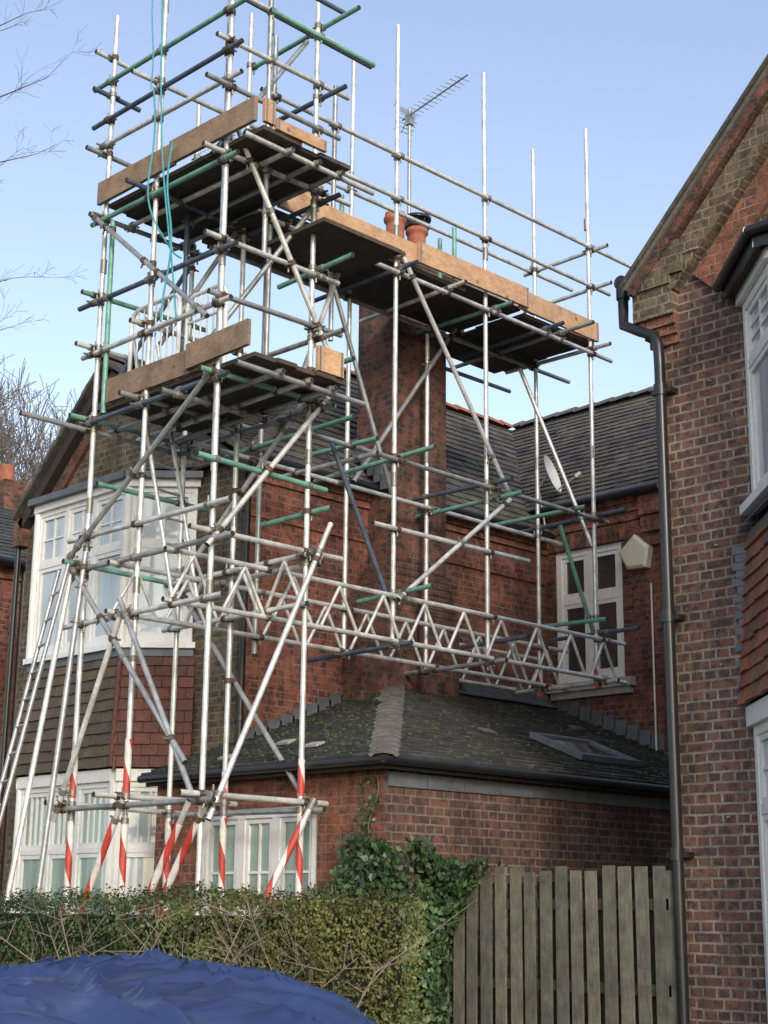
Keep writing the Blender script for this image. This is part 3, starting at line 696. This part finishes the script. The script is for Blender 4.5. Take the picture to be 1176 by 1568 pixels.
ld.box(A+V((-.06,-.03,0)),sd.normalized(),V((-.9,.2,.18)).normalized(),-.03,.30,.0,.02,1.0,2.5,'toe',up=dd.normalized())
A=V((.5,1.15,4.3));B=V((.35,1.75,6.9));dd=(B-A);sd=V((.33,.05,0))
for q in (0,1): ld.tube([A+sd*q,B+sd*q],.02,'galv',8)
for i in range(1,10): ld.tube([A+dd*(i/10),A+dd*(i/10)+sd],.012,'galv2',6)
ld.build('ladders',S)
# ================================================================= small fixtures
ae=empty('television_aerial'); a=MB()
mx,my=4.36,2.0
a.tube([(mx,my,8.4),(mx,my,10.95)],.022,'galv2',8)
b0=V((mx,my+.12,10.85)); d=V((-.177,-1.11,0)).normalized(); sd=d.cross(Z)
d=(d+Z*.03).normalized()
a.tube([b0,b0+d*1.25],.010,'galv2',6)
for i in range(13): p=b0+d*(.12+i*.085); a.tube([p-sd*.11,p+sd*.11],.0045,'galv2',5)
for s_ in (-1,1):
    q=b0+d*.1; a.tube([q+Z*.02*s_,q-d*.12+Z*.16*s_],.006,'galv2',5)
    for k in range(4): pz=q-d*.03*k+Z*.04*(k+1)*s_; a.tube([pz-sd*.14,pz+sd*.14],.005,'galv2',5)
a.wbox(mx-.04,mx+.04,my-.04,my+.04,10.74,10.87,'galv2')
a.build('mast_and_elements',ae)
sd_=empty('satellite_dish'); a=MB()
cen=V((6.62,1.72,6.83)); nrm=V((.28,-.9,.3)).normalized(); sx=nrm.cross(Z).normalized(); sy=sx.cross(nrm)
rings=[]
for i in range(6):
    rr=.21*i/5; rings.append([cen-nrm*(.07*(1-(i/5)**2))+sx*math.cos(k*math.pi/10)*rr+sy*math.sin(k*math.pi/10)*rr*1.2 for k in range(20)])
for i in range(5):
    for k in range(20): a.face([rings[i][k],rings[i+1][k],rings[i+1][(k+1)%20],rings[i][(k+1)%20]] if i else [rings[0][0],rings[1][k],rings[1][(k+1)%20]],'dish',smooth=True)
a.tube([cen-sy*.22,cen-sy*.16+nrm*.28],.01,'galv2',6); a.tube([cen-sy*.16+nrm*.26,cen-sy*.14+nrm*.33],.025,'dish',8)
a.tube([cen-nrm*.08,cen-nrm*.2-Z*.1,cen-nrm*.12-Z*.6],.016,'galv2',8)
a.build('dish',sd_)
al=empty('burglar_alarm_box'); a=MB()
O,t,n,L=frame((6.79,.80),(6.79,.44)); c0=O+t*.18+Z*5.68
def pent(d,s): return [c0+n*d+t*x*s+Z*y*s for x,y in ((-.21,.03),(-.09,-.18),(.17,-.19),(.22,.05),(.02,.22))]
p0,p1,p2=pent(.0,1),pent(.09,1),pent(.115,.82)
for i in range(5):
    j=(i+1)%5; a.face([p0[i],p0[j],p1[j],p1[i]],'cream',.5); a.face([p1[i],p1[j],p2[j],p2[i]],'cream',.5)
a.face(p2,'cream',.5); a.build('case',al)
# ================================================================= FENCE
F=empty('wooden_fence'); f=MB()
y=-.80
while y>-3.02:
    h=1.955+U(-.03,.02); O=V((1.9+U(-.006,.006),y,0)); q=U(-.008,.008); yy=V((0,-1,0)); upf=V((U(-.003,.003),q*.6,1)).normalized()
    f.box(O,yy,V((-1,0,0)),0,.106+U(-.008,.004),0,.02,.03,h,'fence',up=upf)
    y-=.152
f.box((1.9,-3.02+.0,0),V((0,-1,0)),V((-1,0,0)),.0,.11,-.05,.0,.03,1.93,'fence')
y=-.87
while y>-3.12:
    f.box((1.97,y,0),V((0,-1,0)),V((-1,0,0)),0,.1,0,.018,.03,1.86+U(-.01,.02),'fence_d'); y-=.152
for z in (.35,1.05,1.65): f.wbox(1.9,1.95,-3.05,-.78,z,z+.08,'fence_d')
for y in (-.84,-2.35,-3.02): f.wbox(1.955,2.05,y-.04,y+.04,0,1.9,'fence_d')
f.build('pickets_and_rails',F)
# ================================================================= PLANTS
def leaf(mb,p,nrm,s,mat,c=None):
    nrm=nrm.normalized(); a=V((U(-1,1),U(-1,1),U(-1,1))); x=(a-nrm*a.dot(nrm))
    if x.length<.01: return
    x.normalize(); yv=nrm.cross(x)
    mb.face([p-x*s*.5,p-yv*s*.32+x*s*.08,p+x*s*.55,p+yv*s*.32+x*s*.08],mat,c,uv=[(0,0)]*4)
hg=empty('hedge'); h=MB()
hx0,hx1,hy0,hy1,hz=-1.25,-.35,-2.72,7.0,1.68
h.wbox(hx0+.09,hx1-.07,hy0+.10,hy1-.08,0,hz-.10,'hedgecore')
def hedgeleaf(p,n):
    q=noise.noise(p*1.6)*.09+noise.noise(p*5)*.07
    p=p+n*(q+U(-.07,.03)); nn=(n+V((U(-1,1),U(-1,1),U(-.6,1)))*.9)
    leaf(h,p,nn,U(.016,.036),'hedge',min(1,max(0,.4+noise.noise(p*2.5)*.9+noise.noise(p*9)*.5+U(-.35,.35))))
for _ in range(44000):
    y=hy0+(hy1-hy0)*R()**1.5; z=U(.7,hz); hedgeleaf(V((hx0,y,z)),V((-1,0,0)))
for _ in range(15000): hedgeleaf(V((U(hx0,hx1),hy0+(hy1-hy0)*R()**1.4,hz)),V((0,0,1)))
for _ in range(6000): hedgeleaf(V((U(hx0,hx1),hy0,U(.4,hz))),V((0,-1,0)))
for _ in range(3000): hedgeleaf(V((hx0,U(hy0,hy1),U(.0,.8))),V((-1,0,0)))
for _ in range(520):
    y=hy0+(hy1-hy0)*R()**1.2; p=V((U(hx0,hx1),y,hz-.02)); q=p+V((U(-.05,.05),U(-.05,.05),U(.03,.14))); h.tube([p,q],.0016,'bark',4)
    for k in range(5): leaf(h,p.lerp(q,R()),V((U(-1,1),U(-1,1),1)),.026,'hedge')
for _ in range(260):
    p=V((hx0-.03,hy0+(hy1-hy0)*R()**1.7,U(.9,1.6))); h.tube([p,p+V((-.06,U(-.15,.15),U(.05,.25)))],.002,'twig',4)
h.build('hedge_foliage',hg)
iv=empty('ivy_plant'); h=MB()
def ivl(p,n,s=None): leaf(h,p+n*U(.01,.2),n+V((U(-1,1),U(-1,1),U(-.5,1)))*.7,s or U(.04,.085),'ivy',R()**1.6)
for _ in range(13500):
    z=U(.0,2.2)
    if R()<.5:
        x=EF+U(-.1,.75)+.25*noise.noise(V((z*2,3,1)))
        lim=2.15-.35*max(0,abs(x-1.55)-.2)+.25*noise.noise(V((x*3,z,5)))
        if z<lim and noise.noise(V((x*3,z*3,2)))>-.3: ivl(V((x,EB,z)),V((0,-1,0)))
    else:
        y=EB+U(-.1,.75)
        lim=2.15-.8*max(0,y-EB-.2)+.3*noise.noise(V((y*3,z,9)))
        if z<lim and noise.noise(V((y*3,z*3,7)))>-.22: ivl(V((EF,y,z)),V((-1,0,0)))
for _ in range(1500):
    y=EB-abs(random.gauss(0,.24)); z=1.97-R()**.7*.9*max(0,1-(EB-y)/.6)
    ivl(V((1.87,y,z)),V((-1,0,.3)),U(.04,.075))
for _ in range(500):
    z=U(1.9,2.7); yy=EB+.12+.06*math.sin(z*9)
    if R()<1.25-(z-1.9)*1.5: ivl(V((EF,yy+U(-.06,.06),z)),V((-1,0,0)),U(.03,.05))
h.tube([(EF-.02,EB+.12+.06*math.sin(z*9),z) for z in [1.2+i*.1 for i in range(16)]],.008,'bark',5)
for _ in range(4000):
    c=V((.9,-1.0,.35)); d=V((U(-1,1),U(-1,1),U(-.3,1))).normalized()*U(.5,1.05); p=V((c.x+d.x*.75,c.y+d.y*.75,c.z+d.z*.42)); leaf(h,p,d+V((0,0,.4)),U(.03,.06),'ivy')
h.build('ivy_leaves',iv)
def branch(mb,p,d,L,r,lev,mat,spread=.6,upb=.1,seg=4,rmin=.0018):
    pts=[p];rs=[r];q=p.copy();dd=d.normalized()
    n=4
    for i in range(n):
        dd=(dd+V((U(-1,1),U(-1,1),U(-1,1)))*.14+Z*upb*.3).normalized(); q=q+dd*L/n; pts.append(q.copy()); rs.append(max(r*(1-.55*(i+1)/n),rmin))
    mb.tube(pts,rs,mat,seg if lev<3 else 7,cap=False)
    if lev<=0: return
    k=random.choice([3,4,5]) if lev>1 else random.choice([3,4])
    for i in range(k):
        j=random.randint(1,n); a=V((U(-1,1),U(-1,1),U(-.5,1))).normalized()
        nd_=(dd*(1-spread*.5)+a*spread).normalized()
        branch(mb,pts[j],nd_,L*U(.5,.72),rs[j]*.62,lev-1,mat,spread,upb,seg,rmin)
def dl(d,l,z): return V((CAM.x+(d+l)/math.sqrt(2),CAM.y+(d-l)/math.sqrt(2),z))
t1=empty('bare_tree'); tm=MB()
base=dl(15,-6.2,0); tm.tube([base,base+Z*3,base+V((.1,0,7)),base+V((0,.1,11))],[.22,.18,.13,.05],'bark',10)
for z,ez,el in ((8.6,9.95,-3.55),(9.3,10.7,-3.8),(8.3,9.4,-3.75),(6.8,7.9,-3.85),(6.2,7.45,-3.9)):
    p=base+Z*z; e=dl(15+U(-.5,.5),el,ez); tm.tube([p,p.lerp(e,.4)+Z*.2,e],[.04,.02,.004],'bark',6,cap=False)
    for f_ in (.7,.85,1.0):
        q=p.lerp(e,f_); branch(tm,q,(e-p).normalized()+V((U(-.5,.5),U(-.5,.5),U(-.3,.3))),U(.25,.42),.004,2,'bark',.6,.0,4,.0015)
for k in range(5): branch(tm,base+Z*U(6,10.5),V((U(-1,0),U(.2,1),.7)),2.2,.05,3,'bark')
tm.build('trunk_and_branches',t1)
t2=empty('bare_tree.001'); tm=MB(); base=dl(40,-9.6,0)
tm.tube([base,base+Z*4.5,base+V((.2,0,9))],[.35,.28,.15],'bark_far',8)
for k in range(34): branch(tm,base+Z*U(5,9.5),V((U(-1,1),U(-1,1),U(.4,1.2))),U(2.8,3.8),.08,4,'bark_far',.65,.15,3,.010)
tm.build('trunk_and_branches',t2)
sh=empty('bare_shrub'); tm=MB()
for k in range(30):
    d_=U(6.3,8.2); l_=U(-2.0,-.3)
    p=dl(d_,l_,0); a_=U(0,6.28); e=V((math.cos(a_),math.sin(a_),0))*U(.3,.9)
    zt=U(1.15,1.62)
    pts=[p,p+e*.25+Z*.5*zt,p+e*.6+Z*.85*zt,p+e+Z*zt]
    tm.tube(pts,[.006,.005,.0035,.0015],'twig',5,cap=False)
    for j in range(8):
        q=pts[1].lerp(pts[2],R()) if j%2 else pts[2].lerp(pts[3],R()); q2=q+V((U(-.25,.25),U(-.25,.25),U(0,.18)))
        tm.tube([q,q2],[.0026,.0012],'twig',4,cap=False)
        if R()<.08: leaf(tm,q2,V((U(-1,1),-1,U(-1,1))),.04,'dead')
tm.build('shrub_stems',sh)
# ================================================================= COVERED CAR
C=empty('covered_parked_car'); c=MB()
prof=[(0,.40),(.04,.66),(.35,.86),(1.15,.94),(1.5,1.10),(2.0,1.32),(2.35,1.385),(2.9,1.40),(3.4,1.34),(3.8,1.14),(4.15,.95),(4.3,.7),(4.34,.40)]
def Hp(s):
    for i in range(len(prof)-1):
        a,b=prof[i],prof[i+1]
        if a[0]<=s<=b[0]: f_=(s-a[0])/(b[0]-a[0]); return a[1]+(b[1]-a[1])*f_
    return .40
NS,NT=300,170; g0=len(c.v); cx=-4.62; cy0=-7.88
for i in range(NS+1):
    s=4.34*i/NS; hh=(Hp(max(0,s-.08))+Hp(s)+Hp(min(4.34,s+.08)))/3; endf=min(1,(min(s,4.34-s)+.12)/.5)**.5
    for j in range(NT+1):
        th=math.pi*j/NT; cc=math.cos(th); ss=math.sin(th)
        x=math.copysign(abs(cc)**.42,cc)*(.90*endf)*(1-.16*max(0,(abs(ss)**.5)-.35)); z=.18+(hh-.18)*abs(ss)**.42
        p=V((cx+x,cy0+s,z))
        wp=V((p.x*1.6+p.z*1.5,p.y*1.4-p.z*1.6,p.z)); wv=wp+V((noise.noise(wp*1.3),noise.noise(wp*1.3+V((9,0,0))),0))*.9
        r1=1-abs(noise.noise(V((wv.x*1.2,wv.y*2.6,1))))*3.2; r2=1-abs(noise.noise(V((wv.x*5,wv.y*2.6,3))))*2.6; r3=1-abs(noise.noise(V((wv.x*9,wv.y*8,5))))*2.5
        q=noise.noise(V((p.x*1.5,p.y*1.8,p.z*1.2)))*.035+max(0,r1)**2*.045+max(0,r2)**2*.026+max(0,r3)**2*.009
        p+=V((cc*.6,0,ss)).normalized()*q; c.v.append(p)
for i in range(NS):
    for j in range(NT):
        a=g0+i*(NT+1)+j; c.raw([a,a+NT+1,a+NT+2,a+1],[(i/20,j/20)]*4,'tarp',.5,True)
c.build('tarpaulin',C)
c=MB()
for sx_ in (-.72,.72):
    for yy in (.85,3.45):
        c.tube([(cx+sx_-.1,cy0+yy,.31),(cx+sx_+.1,cy0+yy,.31)],.31,'tyre',24); c.tube([(cx+sx_-.105,cy0+yy,.31),(cx+sx_+.105,cy0+yy,.31)],.19,'galv2',16)
c.build('wheels',C)
# ================================================================= GROUND
def flat(name,mat,x0,x1,y0,y1,z):
    m_=MB(); m_.face([(x0,y0,z),(x1,y0,z),(x1,y1,z),(x0,y1,z)],mat); return m_.build(name)
M['grass']=plain('ground_grass',(.07,.085,.035),1,0,.5,6,bmp=.4)
M['asphalt']=plain('asphalt',(.05,.05,.052),.9,0,.3,40,bmp=.3)
M['paving']=plain('paving',(.22,.21,.19),.9,0,.3,10,bmp=.2)
M['gravel']=plain('gravel',(.20,.17,.13),1,0,.5,60,bmp=.5)
flat('ground','grass',-300,300,-300,300,0)
flat('road','asphalt',-12,-3.6,-200,200,.004)
m_=MB(); m_.wbox(-3.6,-3.45,-200,200,0,.12,'stone'); m_.build('kerb')
m_=MB(); m_.wbox(-3.448,-1.5,-200,200,0,.115,'paving'); m_.build('pavement')
flat('garden_path','gravel',-1.2,30,-3.0,6,.004)
# ================================================================= LIGHT
el=math.radians(24); az=V((-.50,-.86,0)).normalized()
sd3=V((az.x*math.cos(el),az.y*math.cos(el),math.sin(el)))
L=bpy.data.lights.new('sun','SUN'); L.energy=1.8; L.angle=math.radians(10); L.color=(1,.93,.85)
lo=bpy.data.objects.new('sun',L); sc.collection.objects.link(lo); lo.rotation_euler=sd3.to_track_quat('Z','Y').to_euler()
wd=bpy.data.worlds.new('World'); sc.world=wd; wd.use_nodes=True; nt=wd.node_tree; nt.nodes.clear()
sk=nt.nodes.new('ShaderNodeTexSky'); sk.sky_type='NISHITA'; sk.sun_disc=False; sk.sun_elevation=el; sk.sun_rotation=math.atan2(az.x,az.y)
sk.air_density=1.2; sk.dust_density=1.8; sk.ozone_density=1.3
hs=nt.nodes.new('ShaderNodeHueSaturation'); hs.inputs['Hue'].default_value=.512; hs.inputs['Saturation'].default_value=.86; nt.links.new(sk.outputs[0],hs.inputs['Color'])
bg=nt.nodes.new('ShaderNodeBackground'); bg.inputs[1].default_value=.265; ow=nt.nodes.new('ShaderNodeOutputWorld')
nt.links.new(hs.outputs[0],bg.inputs[0]); nt.links.new(bg.outputs[0],ow.inputs[0])
# ================================================================= CAMERA
cd=bpy.data.cameras.new('camera'); co=bpy.data.objects.new('camera',cd); sc.collection.objects.link(co); sc.camera=co
cd.sensor_fit='VERTICAL'; cd.sensor_height=36; cd.lens=36*2400/1568; cd.clip_end=2000; cd.clip_start=.05
co.matrix_world=Matrix.Translation(CAM)@Matrix.Rotation(math.radians(-45),4,'Z')@Matrix.Rotation(math.radians(104.4),4,'X')@Matrix.Rotation(math.radians(.6),4,'Z')
sc.view_settings.view_transform='Standard'; sc.view_settings.look='None'; sc.view_settings.exposure=0
